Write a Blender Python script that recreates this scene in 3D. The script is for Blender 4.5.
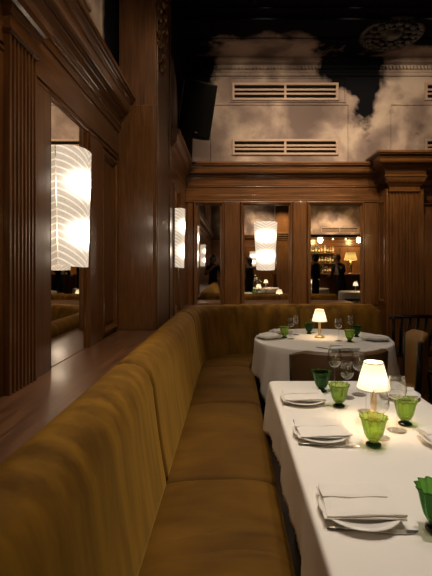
import bpy, bmesh, math, random
from math import sin, cos, pi, radians as R
from mathutils import Vector, Matrix, noise
random.seed(7)
C = bpy.context.scene
COL = C.collection
for o in list(bpy.data.objects): bpy.data.objects.remove(o)

# ------------------------------------------------------------------ camera
F, CX, HY, CZ = 416.0, 232.0, 266.0, 1.40      # focal length in px, vanishing point of the room axis, eye height
cam_d = bpy.data.cameras.new('camera'); cam = bpy.data.objects.new('camera', cam_d); COL.objects.link(cam)
cam.location = (0, 0, CZ); cam.rotation_euler = (pi/2, 0, 0)
cam_d.sensor_fit = 'VERTICAL'; cam_d.sensor_height = 36; cam_d.lens = 36*F/576
cam_d.shift_x = -(CX-216)/576; cam_d.shift_y = -(288-HY)/576
cam_d.clip_start = 0.02
C.camera = cam
def at(px, py, z):
    Y = F*(CZ-z)/(py-HY)
    return ((px-CX)*Y/F, Y)

# ------------------------------------------------------------------ world, exposure, ceiling light
w = bpy.data.worlds.new('world'); C.world = w; w.use_nodes = True
w.node_tree.nodes['Background'].inputs[0].default_value = (1, .72, .48, 1)
w.node_tree.nodes['Background'].inputs[1].default_value = 0.02
C.view_settings.view_transform = 'Standard'; C.view_settings.look = 'None'
C.view_settings.gamma = 1; C.view_settings.exposure = 0.0
try: C.view_settings.use_curve_mapping = False
except Exception: pass
WARM = (1, .74, .48)
TABLE = (1, .90, .78)
def spot(x, y, z, tx, ty, tz, e, size=70, blend=.8, col=WARM, r=.025):
    l = bpy.data.lights.new('downlight_lamp', 'SPOT'); l.energy = e; l.spot_size = R(size); l.spot_blend = blend
    l.color = col; l.shadow_soft_size = r
    o = bpy.data.objects.new('downlight_lamp', l); COL.objects.link(o); o.location = (x, y, z)
    o.rotation_euler = (Vector((tx, ty, tz))-Vector((x, y, z))).to_track_quat('-Z', 'Y').to_euler()
    return o
def point(x, y, z, e, r=.03, col=WARM):
    l = bpy.data.lights.new('bulb_light', 'POINT'); l.energy = e; l.color = col; l.shadow_soft_size = r
    o = bpy.data.objects.new('bulb_light', l); COL.objects.link(o); o.location = (x, y, z); return o
ZC = 4.05           # ceiling height
DOWN = [  # x, y, target x,y,z, energy, cone
    (.60, 1.35, .55, 1.55, .75, 150, 52), (1.0, 2.3, .60, 2.0, .75, 80, 46), (.80, 3.35, .82, 3.7, .75, 200, 42),
    (.15, .75, .5, .9, .75, 45, 46),
    (.35, 4.0, .3, 5.4, 3.0, 90, 84), (1.25, 4.0, 1.3, 5.4, 3.0, 90, 84), (2.2, 4.0, 2.2, 5.4, 3.1, 70, 84),
    (.5, 3.5, .5, 5.4, 1.9, 150, 64), (1.6, 3.5, 1.6, 5.4, 1.9, 140, 64), (.3, 1.5, -.9, 2.3, 2.5, 75, 85), (0, .6, -.9, 1.3, 2.4, 45, 80), (-.25, 2.1, .2, 1.5, .55, 30, 60),  # last one: fill added to brighten the hanging side of the near cloth
    (-.6, 1.5, -.62, 1.4, .9, 50, 50), (-.5, 3.0, -.6, 2.8, .9, 34, 50),
    (2.0, -1.0, 2.2, -.6, .7, 120, 60), (.9, -1.2, .9, -1.5, .7, 380, 60), (1.75, -2.6, 1.75, -3.6, 1.6, 420, 60),  # last one: added to brighten the pillar in the mirror
    (1.2, -5.6, 1.2, -7, 2.0, 300, 95), (4.2, -5.6, 4.2, -7, 2.0, 330, 95), (.6, -5.3, .6, -7, 3.4, 60, 80),
]
for i, (x, y, tx, ty, tz, e, s) in enumerate(DOWN): spot(x, y, ZC-.03, tx, ty, tz, e, s, col=TABLE if i < 4 else WARM)

# ------------------------------------------------------------------ materials
M = {}
def new_mat(name):
    m = bpy.data.materials.new(name); m.use_nodes = True; M[name] = m
    return m, m.node_tree.nodes, m.node_tree.links, m.node_tree.nodes['Principled BSDF']
def setp(b, **k):
    for a, v in k.items():
        key = a.replace('_', ' ')
        if key in b.inputs: b.inputs[key].default_value = v
def plain(name, col, rough=.5, metal=0, coat=0, spec=.5, bump=0, bscale=60, var=0.12, trans=0, ior=1.45, emis=None, es=0, sheen=0):
    m, n, l, b = new_mat(name)
    tc = n.new('ShaderNodeTexCoord'); ns = n.new('ShaderNodeTexNoise'); ns.inputs['Scale'].default_value = bscale
    ns.inputs['Detail'].default_value = 4
    l.new(tc.outputs['Object'], ns.inputs['Vector'])
    mx = n.new('ShaderNodeMix'); mx.data_type = 'RGBA'
    c = Vector(col[:3])
    mx.inputs[6].default_value = (*(c*(1-var)), 1); mx.inputs[7].default_value = (*[min(1, v) for v in c*(1+var)], 1)
    l.new(ns.outputs['Fac'], mx.inputs[0]); l.new(mx.outputs[2], b.inputs['Base Color'])
    setp(b, Roughness=rough, Metallic=metal, IOR=ior)
    b.inputs['Coat Weight'].default_value = coat; b.inputs['Coat Roughness'].default_value = .15
    b.inputs['Specular IOR Level'].default_value = spec
    b.inputs['Transmission Weight'].default_value = trans
    b.inputs['Sheen Weight'].default_value = sheen
    if emis:
        b.inputs['Emission Color'].default_value = (*emis, 1); b.inputs['Emission Strength'].default_value = es
    if bump:
        bp = n.new('ShaderNodeBump'); bp.inputs['Strength'].default_value = bump; bp.inputs['Distance'].default_value = .004
        l.new(ns.outputs['Fac'], bp.inputs['Height']); l.new(bp.outputs[0], b.inputs['Normal'])
    return m
def wood(name, dark, light, axis='Z', rough=.30, coat=.5, scale=1.0, flake=.15):
    m, n, l, b = new_mat(name)
    tc = n.new('ShaderNodeTexCoord'); mp = n.new('ShaderNodeMapping')
    s = {'Z': (14, 14, .9), 'Y': (14, .9, 14), 'X': (.9, 14, 14)}[axis]
    mp.inputs['Scale'].default_value = [v*scale for v in s]
    l.new(tc.outputs['Object'], mp.inputs['Vector'])
    n1 = n.new('ShaderNodeTexNoise'); n1.inputs['Scale'].default_value = 3.2; n1.inputs['Detail'].default_value = 8; n1.inputs['Distortion'].default_value = .6
    l.new(mp.outputs[0], n1.inputs['Vector'])
    n2 = n.new('ShaderNodeTexNoise'); n2.inputs['Scale'].default_value = 2.3; n2.inputs['Detail'].default_value = 3
    l.new(tc.outputs['Object'], n2.inputs['Vector'])
    cr = n.new('ShaderNodeValToRGB'); cr.color_ramp.elements[0].position = .22; cr.color_ramp.elements[1].position = .88
    cr.color_ramp.elements[0].color = (*dark, 1); cr.color_ramp.elements[1].color = (*light, 1)
    l.new(n1.outputs['Fac'], cr.inputs[0])
    mx = n.new('ShaderNodeMix'); mx.data_type = 'RGBA'; mx.blend_type = 'MULTIPLY'; mx.inputs[0].default_value = .55
    c2 = n.new('ShaderNodeValToRGB'); c2.color_ramp.elements[0].position = .3; c2.color_ramp.elements[1].position = .7
    c2.color_ramp.elements[0].color = (.45, .42, .4, 1); c2.color_ramp.elements[1].color = (1, 1, 1, 1)
    l.new(n2.outputs['Fac'], c2.inputs[0]); l.new(cr.outputs[0], mx.inputs[6]); l.new(c2.outputs[0], mx.inputs[7])
    l.new(mx.outputs[2], b.inputs['Base Color'])
    rr = n.new('ShaderNodeMapRange'); rr.inputs[3].default_value = rough-.06; rr.inputs[4].default_value = rough+.14
    l.new(n1.outputs['Fac'], rr.inputs[0]); l.new(rr.outputs[0], b.inputs['Roughness'])
    b.inputs['Coat Weight'].default_value = coat; b.inputs['Coat Roughness'].default_value = .11
    bp = n.new('ShaderNodeBump'); bp.inputs['Strength'].default_value = flake; bp.inputs['Distance'].default_value = .003
    l.new(n1.outputs['Fac'], bp.inputs['Height']); l.new(bp.outputs[0], b.inputs['Normal'])
    return m
WD, WL = (.060, .022, .005), (.225, .092, .022)
wood('wood_v', WD, WL, 'Z'); wood('wood_x', WD, WL, 'X'); wood('wood_y', WD, WL, 'Y')
wood('wood_ledge', (.045, .019, .008), (.24, .115, .052), 'Y', rough=.36, coat=.2, scale=1.3, flake=.25)
wood('wood_ledge_x', (.09, .04, .02), (.28, .145, .078), 'X', rough=.36, coat=.2, scale=1.3, flake=.25)
wood('wood_floor', (.02, .011, .006), (.05, .028, .016), 'Y', rough=.4)
wood('wood_pier', (.085, .034, .008), (.235, .105, .030), 'Z', scale=2.2, flake=.3)
wood('wood_satin', WD, WL, 'Z', rough=.5, coat=.08)
wood('wood_gold', (.13, .055, .015), (.36, .17, .055), 'Z')
plain('black_wood', (.012, .010, .009), .35, coat=.3)
plain('black_plastic', (.007, .007, .008), .7, spec=.2, bump=.2, bscale=400)
plain('grey_plastic', (.11, .105, .105), .5)
plain('silver', (.75, .72, .66), .22, metal=1)
plain('knife_steel', (.50, .48, .44), .2, metal=1)
plain('brass', (.80, .58, .30), .28, metal=1)
plain('old_gold', (.17, .095, .040), .33, metal=.6)
plain('dark_carving', (.008, .007, .006), .6, coat=.3)
plain('linen', (.82, .77, .70), .8, bump=.6, bscale=9, var=.02)
plain('linen_napkin', (.83, .78, .71), .8, bump=.3, bscale=300, var=.03)
plain('porcelain', (.86, .83, .77), .18, coat=.5, var=.02)
plain('leather_brown', (.10, .052, .018), .5, bump=.2, bscale=150)
plain('leather_tan', (.34, .175, .045), .5, bump=.2, bscale=150)
plain('black_cloth', (.010, .009, .010), .9)
plain('white_cloth', (.7, .66, .6), .8)
plain('olive_cloth', (.33, .27, .05), .8)
plain('skin', (.50, .30, .20), .5)
plain('hair_dark', (.02, .012, .008), .5); plain('hair_light', (.20, .11, .05), .5)
plain('slot_black', (.004, .004, .004), .95, spec=.1)
plain('beam_navy', (.020, .020, .026), .7)
plain('green_leaf', (.03, .09, .02), .6); plain('flower_white', (.8, .76, .66), .6)
plain('bottle_amber', (.25, .10, .02), .1, coat=1); plain('bottle_green', (.04, .10, .03), .1, coat=1); plain('bottle_clear', (.5, .42, .28), .1, coat=1)
plain('label_paper', (.7, .62, .45), .7)
def emit(name, col, s):
    m, n, l, b = new_mat(name)
    setp(b, Roughness=.5); b.inputs['Base Color'].default_value = (*col, 1)
    b.inputs['Emission Color'].default_value = (*col, 1); b.inputs['Emission Strength'].default_value = s
    return m
emit('bulb', (1, .8, .5), 6); emit('screen_glow', (1, .62, .2), 1.2)
# mirror
m, n, l, b = new_mat('mirror'); setp(b, Metallic=1, Roughness=.012); b.inputs['Base Color'].default_value = (.80, .76, .71, 1)
# clear glass and green glass
def glass(name, col, rough=0.0, ior=1.45, absorb=None):
    m, n, l, b = new_mat(name)
    b.inputs['Base Color'].default_value = (*col, 1); setp(b, Roughness=rough, IOR=ior); b.inputs['Transmission Weight'].default_value = 1
    if absorb:      # thin tinted wall: part of the light passes straight through
        tr = n.new('ShaderNodeBsdfTransparent'); tr.inputs[0].default_value = (*absorb, 1)
        mx = n.new('ShaderNodeMixShader'); mx.inputs[0].default_value = .45
        l.new(b.outputs[0], mx.inputs[1]); l.new(tr.outputs[0], mx.inputs[2]); l.new(mx.outputs[0], n['Material Output'].inputs[0])
    return m
def thin_glass(name):
    m, n, l, b = new_mat(name)
    tr = n.new('ShaderNodeBsdfTransparent'); tr.inputs[0].default_value = (.97, .97, .96, 1)
    gl = n.new('ShaderNodeBsdfGlossy'); gl.inputs['Roughness'].default_value = .03
    lw = n.new('ShaderNodeLayerWeight'); lw.inputs[0].default_value = .5
    pw = n.new('ShaderNodeMath'); pw.operation = 'POWER'; pw.inputs[1].default_value = 2.4; l.new(lw.outputs['Facing'], pw.inputs[0])
    mu = n.new('ShaderNodeMath'); mu.operation = 'MULTIPLY_ADD'; mu.inputs[1].default_value = .75; mu.inputs[2].default_value = .07; l.new(pw.outputs[0], mu.inputs[0])
    mx = n.new('ShaderNodeMixShader'); l.new(mu.outputs[0], mx.inputs[0]); l.new(tr.outputs[0], mx.inputs[1]); l.new(gl.outputs[0], mx.inputs[2]); l.new(mx.outputs[0], n['Material Output'].inputs[0])
thin_glass('clear_glass'); glass('green_glass', (.62, .76, .30), absorb=(.66, .80, .34)); glass('green_glass_dark', (.015, .06, .02)); glass('green_glass_deep', (.17, .36, .09), absorb=(.25, .50, .15))
# velvet
def velvet(name, along):
    m, n, l, b = new_mat(name)
    tc = n.new('ShaderNodeTexCoord'); mp = n.new('ShaderNodeMapping')
    mp.inputs['Scale'].default_value = (6, 9, .7) if along == 'Z' else (2.2, 5, 2)
    l.new(tc.outputs['Object'], mp.inputs['Vector'])
    n1 = n.new('ShaderNodeTexNoise'); n1.inputs['Scale'].default_value = 1.6; n1.inputs['Detail'].default_value = 3
    l.new(mp.outputs[0], n1.inputs['Vector'])
    cr = n.new('ShaderNodeValToRGB'); e = cr.color_ramp.elements
    e[0].position = .35; e[1].position = .68
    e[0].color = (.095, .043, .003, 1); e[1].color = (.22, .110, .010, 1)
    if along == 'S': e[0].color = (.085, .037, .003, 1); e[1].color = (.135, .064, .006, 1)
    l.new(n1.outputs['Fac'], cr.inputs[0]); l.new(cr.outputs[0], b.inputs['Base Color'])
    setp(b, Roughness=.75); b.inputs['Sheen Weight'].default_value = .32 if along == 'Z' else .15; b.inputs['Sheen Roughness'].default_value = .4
    b.inputs['Sheen Tint'].default_value = (.95, .58, .12, 1); b.inputs['Specular IOR Level'].default_value = .15
    n2 = n.new('ShaderNodeTexNoise'); n2.inputs['Scale'].default_value = 9; n2.inputs['Detail'].default_value = 3
    l.new(tc.outputs['Object'], n2.inputs['Vector'])
    bp = n.new('ShaderNodeBump'); bp.inputs['Strength'].default_value = .25; bp.inputs['Distance'].default_value = .01
    l.new(n2.outputs['Fac'], bp.inputs['Height']); l.new(bp.outputs[0], b.inputs['Normal'])
    return m
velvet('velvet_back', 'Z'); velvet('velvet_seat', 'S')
# painted sky mural: clouds where field > 0, night blue where < 0
def mural(name, base, blobs, nscale=2.2, namp=1.6, horiz=True):
    m, n, l, b = new_mat(name)
    tc = n.new('ShaderNodeTexCoord')
    n1 = n.new('ShaderNodeTexNoise'); n1.inputs['Scale'].default_value = nscale; n1.inputs['Detail'].default_value = 8; n1.inputs['Roughness'].default_value = .6; n1.inputs['Distortion'].default_value = .1
    l.new(tc.outputs['Object'], n1.inputs['Vector'])
    def math_(op, a, bb):
        q = n.new('ShaderNodeMath'); q.operation = op
        for i, v in enumerate((a, bb)):
            if v is None: continue
            if isinstance(v, (int, float)): q.inputs[i].default_value = v
            else: l.new(v, q.inputs[i])
        return q.outputs[0]
    f = math_('MULTIPLY', math_('SUBTRACT', n1.outputs['Fac'], .5), namp*2)
    f = math_('ADD', f, base)
    for (x, y, z, rx, ry, rz, wt) in blobs:
        mp = n.new('ShaderNodeVectorMath'); mp.operation = 'SUBTRACT'; mp.inputs[1].default_value = (x, y, z); l.new(tc.outputs['Object'], mp.inputs[0])
        dv = n.new('ShaderNodeVectorMath'); dv.operation = 'DIVIDE'; dv.inputs[1].default_value = (rx, ry, rz); l.new(mp.outputs[0], dv.inputs[0])
        ln = n.new('ShaderNodeVectorMath'); ln.operation = 'LENGTH'; l.new(dv.outputs[0], ln.inputs[0])
        v = math_('MAXIMUM', math_('SUBTRACT', 1.0, ln.outputs['Value']), 0.0)
        f = math_('ADD', f, math_('MULTIPLY', v, wt))
    mr = n.new('ShaderNodeMapRange'); mr.inputs[1].default_value = -.40; mr.inputs[2].default_value = .42; l.new(f, mr.inputs[0])
    n2 = n.new('ShaderNodeTexNoise'); n2.inputs['Scale'].default_value = 1.7; n2.inputs['Detail'].default_value = 7; n2.inputs['Distortion'].default_value = .25
    l.new(tc.outputs['Object'], n2.inputs['Vector'])
    cr = n.new('ShaderNodeValToRGB'); e = cr.color_ramp.elements
    e[0].position = .38; e[0].color = (.125, .098, .092, 1); e[1].position = .62; e[1].color = (.38, .315, .27, 1)
    k = e.new(.50); k.color = (.21, .165, .15, 1)
    l.new(n2.outputs['Fac'], cr.inputs[0])
    mx = n.new('ShaderNodeMix'); mx.data_type = 'RGBA'
    l.new(mr.outputs[0], mx.inputs[0]); mx.inputs[6].default_value = (.0035, .004, .006, 1); l.new(cr.outputs[0], mx.inputs[7])
    l.new(mx.outputs[2], b.inputs['Base Color']); setp(b, Roughness=.9); b.inputs['Specular IOR Level'].default_value = .05
    return m
mural('mural_far', 1.0, [(1.55, 5.4, 3.98, .55, 2, .42, -4.5), (1.74, 5.4, 3.50, .22, 2, .55, -3.0), (-.5, 5.4, 4.05, .42, 2, .5, -4)], 3.2, 2.4)
mural('mural_ceiling', -1.1, [(.45, 5.2, 4.05, 1.05, .62, 1, 3.6), (2.35, 5.4, 4.05, .85, .6, 1, 3.6)], 3.2, 2.0)
mural('mural_side', .7, [(-.9, 3.25, 3.4, 1, .45, 2.2, -4)])
mural('mural_dark', -1.0, [(-.61, 4.35, 3.15, .6, .55, .55, 3.5)])  # pale cloud painted in for the lit grey patch of this wall
mural('mural_rear', .9, [(2.6, -7, 3.9, .6, 2, .3, -3)])
# sconce glass: feathered ribs of frosted glass, the glow of two bulbs put into its emission
def sconce_mat():
    m, n, l, b = new_mat('sconce_glass')
    uv = n.new('ShaderNodeUVMap'); sp = n.new('ShaderNodeSeparateXYZ'); l.new(uv.outputs[0], sp.inputs[0])
    def q(op, a, bb=None, c=None):
        k = n.new('ShaderNodeMath'); k.operation = op
        for i, v in enumerate((a, bb, c)):
            if v is None: continue
            if isinstance(v, (int, float)): k.inputs[i].default_value = v
            else: l.new(v, k.inputs[i])
        return k.outputs[0]
    u = q('ABSOLUTE', q('SUBTRACT', sp.outputs[0], .5)); v = sp.outputs[1]
    ph = q('ADD', q('MULTIPLY', q('SUBTRACT', v, q('MULTIPLY', q('POWER', u, .75), .30)), 17.0), 0.0)
    fr = q('FRACT', ph)
    rib = q('POWER', q('ABSOLUTE', q('SUBTRACT', q('MULTIPLY', fr, 2.0), 1.0)), 6.0)    # thin bright lines
    def hot(v0, s):
        dv = q('DIVIDE', q('SUBTRACT', v, v0), s); du = q('DIVIDE', q('SUBTRACT', sp.outputs[0], .5), .24)
        return q('POWER', 2.718, q('MULTIPLY', q('ADD', q('MULTIPLY', dv, dv), q('MULTIPLY', du, du)), -1.0))
    h = q('ADD', hot(.70, .075), hot(.28, .075))
    ns = n.new('ShaderNodeTexNoise'); ns.inputs['Scale'].default_value = 90; tc = n.new('ShaderNodeTexCoord'); l.new(tc.outputs['Object'], ns.inputs['Vector'])
    body = q('ADD', q('MULTIPLY', h, 21.0), q('ADD', .50, q('MULTIPLY', ns.outputs['Fac'], .34)))
    st = q('MULTIPLY', body, q('ADD', .78, q('MULTIPLY', rib, 1.0)))
    l.new(st, b.inputs['Emission Strength'])
    b.inputs['Emission Color'].default_value = (1, .82, .62, 1); b.inputs['Base Color'].default_value = (.35, .32, .28, 1)
    setp(b, Roughness=.35)
    bp = n.new('ShaderNodeBump'); bp.inputs['Distance'].default_value = .006; bp.inputs['Strength'].default_value = .6; l.new(rib, bp.inputs['Height']); l.new(bp.outputs[0], b.inputs['Normal'])
sconce_mat()
def shade_mat(name, col, s):
    m, n, l, b = new_mat(name)
    tc = n.new('ShaderNodeTexCoord'); sp = n.new('ShaderNodeSeparateXYZ'); l.new(tc.outputs['Generated'], sp.inputs[0])
    cr = n.new('ShaderNodeValToRGB'); e = cr.color_ramp.elements
    e[0].position = 0; e[0].color = (.62, .62, .62, 1); e[1].position = 1; e[1].color = (.42, .42, .42, 1); k = e.new(.45); k.color = (1, 1, 1, 1)
    l.new(sp.outputs[2], cr.inputs[0])
    mu = n.new('ShaderNodeMath'); mu.operation = 'MULTIPLY'; mu.inputs[1].default_value = s; l.new(cr.outputs[0], mu.inputs[0])
    l.new(mu.outputs[0], b.inputs['Emission Strength']); b.inputs['Emission Color'].default_value = (*col, 1)
    b.inputs['Base Color'].default_value = (.85, .78, .62, 1); setp(b, Roughness=.8)
shade_mat('lamp_shade', (1, .80, .50), 1.7); shade_mat('lamp_shade_yellow', (1, .62, .16), 1.3)

# ------------------------------------------------------------------ mesh helpers
class MB:
    def __init__(s): s.v = []; s.f = []; s.uv = None
    def add(s, vs, fs):
        o = len(s.v); s.v += [tuple(p) for p in vs]; s.f += [tuple(i+o for i in f) for f in fs]
    def box(s, x0, x1, y0, y1, z0, z1):
        s.add([(x, y, z) for x in (x0, x1) for y in (y0, y1) for z in (z0, z1)],
              [(0, 1, 3, 2), (4, 6, 7, 5), (0, 4, 5, 1), (2, 3, 7, 6), (0, 2, 6, 4), (1, 5, 7, 3)])
    def rings(s, rings, closed=True, caps=True, loop=False):
        n = len(rings[0]); vs = [p for r in rings for p in r]; fs = []
        K = len(rings)
        for k in range(K if loop else K-1):
            a = k*n; b2 = ((k+1) % K)*n
            for i in range(n if closed else n-1):
                j = (i+1) % n; fs.append((a+i, a+j, b2+j, b2+i))
        if caps and not loop and closed: fs += [tuple(range(n))[::-1], tuple(range((K-1)*n, K*n))]
        s.add(vs, fs)
    def lathe(s, prof, x=0, y=0, z=0, n=24, rib=0, ribn=12, cap=True):
        s.rings([[(x+r*(1+(rib*(rb if len(t) > 2 else 1))*cos(ribn*2*pi*i/n))*cos(2*pi*i/n), y+r*(1+(rib*(rb if len(t) > 2 else 1))*cos(ribn*2*pi*i/n))*sin(2*pi*i/n), z+zz) for i in range(n)]
                 for t in prof for (r, zz, rb) in [(t[0], t[1], t[2] if len(t) > 2 else 1)]], caps=cap)
    def tube(s, pts, r, n=8):
        pts = [Vector(p) for p in pts]; rs = r if isinstance(r, (list, tuple)) else [r]*len(pts); out = []
        for i, p in enumerate(pts):
            d = (pts[min(i+1, len(pts)-1)]-pts[max(i-1, 0)]).normalized()
            a = d.orthogonal().normalized() if i == 0 else (a - d*a.dot(d)).normalized()
            b2 = d.cross(a)
            out.append([p+(a*cos(2*pi*k/n)+b2*sin(2*pi*k/n))*rs[i] for k in range(n)])
        s.rings(out)
    def ball(s, c, r, n=12, sc=(1, 1, 1)):
        pr = []
        for k in range(1, n):
            t = pi*k/n; pr.append([(c[0]+r*sc[0]*sin(t)*cos(2*pi*i/n), c[1]+r*sc[1]*sin(t)*sin(2*pi*i/n), c[2]-r*sc[2]*cos(t)) for i in range(n)])
        s.rings(pr)
    # wall helpers: W maps (u along wall, z up, d out of wall) to the room
    def wbox(s, W, u0, u1, z0, z1, d0, d1):
        s.add([W(u, z, d) for u in (u0, u1) for z in (z0, z1) for d in (d0, d1)],
              [(0, 1, 3, 2), (4, 6, 7, 5), (0, 4, 5, 1), (2, 3, 7, 6), (0, 2, 6, 4), (1, 5, 7, 3)])
    def wh(s, W, u0, u1, prof): s.rings([[W(u, z, d) for z, d in prof] for u in (u0, u1)])
    def wv(s, W, z0, z1, prof): s.rings([[W(u, z, d) for u, d in prof] for z in (z0, z1)])
    def wring(s, W, u0, u1, z0, z1, prof):   # prof: (inset, d) closed loop
        cs = []
        for a, b2 in ((0, 0), (1, 0), (1, 1), (0, 1)):
            cs.append([W((u1-o) if a else (u0+o), (z1-o) if b2 else (z0+o), d) for o, d in prof])
        s.rings(cs, loop=True)
    def wframe_cornice(s, W, u0, u1, prof):  # projecting moulding returning round both ends; prof (z,d) open stack from wall to wall
        rs = []
        for z, d in prof: rs.append([W(u0-d, z, 0), W(u0-d, z, d), W(u1+d, z, d), W(u1+d, z, 0)])
        s.rings(rs)
    def obj(s, name, mat, parent=None, smooth=False, bevel=0, sub=0, seg=2):
        me = bpy.data.meshes.new(name); me.from_pydata(s.v, [], s.f)
        bm = bmesh.new(); bm.from_mesh(me); bmesh.ops.recalc_face_normals(bm, faces=bm.faces); bm.to_mesh(me); bm.free()
        if s.uv is not None:
            ul = me.uv_layers.new(name='UVMap')
            for lp in me.loops: ul.data[lp.index].uv = s.uv[lp.vertex_index]
        me.materials.append(M[mat] if isinstance(mat, str) else mat)
        if smooth: me.polygons.foreach_set('use_smooth', [True]*len(me.polygons))
        o = bpy.data.objects.new(name, me); COL.objects.link(o)
        if parent: o.parent = parent
        if bevel:
            md = o.modifiers.new('bevel', 'BEVEL'); md.width = bevel; md.segments = seg; md.limit_method = 'ANGLE'
            md.harden_normals = False
        if sub:
            md = o.modifiers.new('sub', 'SUBSURF'); md.levels = sub; md.render_levels = sub
        if smooth == 'auto':
            me.polygons.foreach_set('use_smooth', [True]*len(me.polygons)); me.update()
            bm = bmesh.new(); bm.from_mesh(me)
            for e in bm.edges:
                if len(e.link_faces) == 2 and e.calc_face_angle(0) > .75: e.smooth = False
            bm.to_mesh(me); bm.free()
        return o
def tag(o, label=None, cat=None, group=None, kind=None):
    if label: o['label'] = label
    if cat: o['category'] = cat
    if group: o['group'] = group
    if kind: o['kind'] = kind
    return o
def struct(o): o['kind'] = 'structure'; return o
def thing(name, label, cat, loc=(0, 0, 0), rz=0, group=None):
    o = bpy.data.objects.new(name, None); o.empty_display_size = .05; COL.objects.link(o); o.location = loc; o.rotation_euler = (0, 0, rz)
    return tag(o, label, cat, group)
def kids(o): return [c for c in bpy.data.objects if c.parent == o]
def dup(o, loc=None, rz=None, label=None, parent=None, group=None, scale=None):
    ch = kids(o); c = o.copy(); COL.objects.link(c)
    if parent: c.parent = parent
    if loc is not None: c.location = loc
    if rz is not None: c.rotation_euler = (0, 0, rz)
    if scale: c.scale = scale
    if label: c['label'] = label
    if group: c['group'] = group
    for k in ch: dup(k, parent=c)
    return c
def Lw(x0): return lambda u, z, d: (x0+d, u, z)
def Fw(y0): return lambda u, z, d: (u, y0-d, z)
def Bw(y0): return lambda u, z, d: (u, y0+d, z)
def Rw(x0): return lambda u, z, d: (x0-d, u, z)

# ------------------------------------------------------------------ room shell
XL, YF, XR, YB, ZW = -.90, 5.40, 6.4, -7.0, 2.72
XP, YP = -.595, 3.30          # pier
XS = -.61                     # second stretch of the left wall, beyond the pier
def b_(name, mat, *a, **k):
    q = MB(); q.box(*a); return struct(q.obj(name, mat, **k))
b_('floor', 'wood_floor', -1.2, XR+.2, YB-.2, YF+.2, -.1, 0)
b_('ceiling', 'mural_ceiling', -1.2, XR+.2, YB-.2, YF+.2, ZC, ZC+.1)
b_('wall_left', 'wood_v', XL-.2, XL, YB, YP, 0, ZW)
b_('wall_left_upper', 'mural_side', XL-.2, XL, YB, YP, ZW, ZC)
b_('wall_left_beyond_pier', 'wood_v', XL-.2, XS, YP+.001, YF, 0, ZW)
b_('wall_left_beyond_pier_upper', 'mural_dark', XL-.2, XS, YP+.45, YF, ZW, ZC)
b_('wall_far', 'wood_v', XL-.2, XR, YF, YF+.2, 0, ZW)
b_('wall_far_upper', 'mural_far', XL-.2, XR, YF, YF+.2, ZW, ZC)
b_('wall_rear', 'wood_v', XL-.2, XR, YB-.2, YB, 0, ZW)
b_('wall_rear_upper', 'mural_rear', XL-.2, XR, YB-.2, YB, ZW, ZC)
b_('wall_right', 'wood_v', XR, XR+.2, YB-.2, YF+.2, 0, ZW)
b_('wall_right_upper', 'mural_side', XR, XR+.2, YB-.2, YF+.2, ZW, ZC)
TR = [0]
def trim(q, mat, **k):
    TR[0] += 1; return struct(q.obj('trim_%d' % TR[0], mat, **k))
# pier: lower board with the quarter sawn face, darker upper shaft
q = MB(); q.box(-.885, XP, YP-.05, YP+.75, 0, ZC); trim(q, 'wood_satin', bevel=.006)
q = MB(); W = Fw(YP-.05)
q.wbox(W, -.905, XP-.012, .9, 2.655, -.01, .018); trim(q, 'wood_pier', bevel=.008)
q = MB(); W = Lw(XP)
q.wbox(W, YP-.04, YP+.03, .9, ZC-.02, -.01, .012); q.wbox(W, YP+.62, YP+.69, .9, ZC-.02, -.01, .012); trim(q, 'wood_v', bevel=.005)
# cornice profile (z, d)
def cornice(zt, pr=.15):
    k = pr/.15
    def bead(z, d, r, n=5): return [(z+r-r*cos(pi*i/n), d+r*sin(pi*i/n)) for i in range(n+1)]
    def cove(z0, d0, z1, d1, n=5): return [(z0+(z1-z0)*sin(pi/2*i/n), d0+(d1-d0)*(1-cos(pi/2*i/n))) for i in range(n+1)]
    def ovolo(z0, d0, z1, d1, n=5): return [(z0+(z1-z0)*(1-cos(pi/2*i/n)), d0+(d1-d0)*sin(pi/2*i/n)) for i in range(n+1)]
    p = [(-.50, 0), (-.50, .014)]+bead(-.50, .014, .012)+[(-.474, .022), (-.462, .022)]+[(-.455, .012), (-.305, .012)]+bead(-.305, .014, .010)
    p += [(-.283, .030), (-.272, .030)]+[(-.268, .018), (-.205, .020)]+cove(-.20, .026, -.165, .055)+[(-.160, .062)]+bead(-.160, .062, .008)+[(-.142, .078)]
    p += ovolo(-.140, .078, -.118, .104)+[(-.112, .108), (-.080, .108)]+cove(-.078, .112, -.045, .130)+bead(-.042, .134, .007)+[(-.026, .140), (-.024, .150), (0, .150), (0, 0)]
    out = []
    for z, d in p:
        q_ = (zt+z, d*k)
        if not out or (abs(out[-1][0]-q_[0])+abs(out[-1][1]-q_[1])) > 1e-5: out.append(q_)
    return out
q = MB(); q.wh(Lw(XL), YB, YP-.05, cornice(ZW)); trim(q, 'wood_y', smooth='auto')
q = MB(); q.wh(Lw(XS), YP+.7, YF, cornice(ZW, .11)); trim(q, 'wood_y', smooth='auto')
q = MB(); q.wh(Fw(YF), XS, 1.90, cornice(ZW)); trim(q, 'wood_x', smooth='auto')
q = MB(); q.wh(Fw(YF), 2.36, XR, cornice(ZW)); trim(q, 'wood_x', smooth='auto')
q = MB(); q.wh(Bw(YB), XL, XR, cornice(ZW)); trim(q, 'wood_x', smooth='auto')
q = MB(); q.wh(Rw(XR), YB, YF, cornice(ZW)); trim(q, 'wood_y', smooth='auto')
# pearl bead along the left frieze
q = MB()
for i in range(150):
    y = 1.0+i*.015
    q.ball((XL+.040, y, ZW-.240), .0065, 6)
trim(q, 'wood_y', smooth=True)
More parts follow.
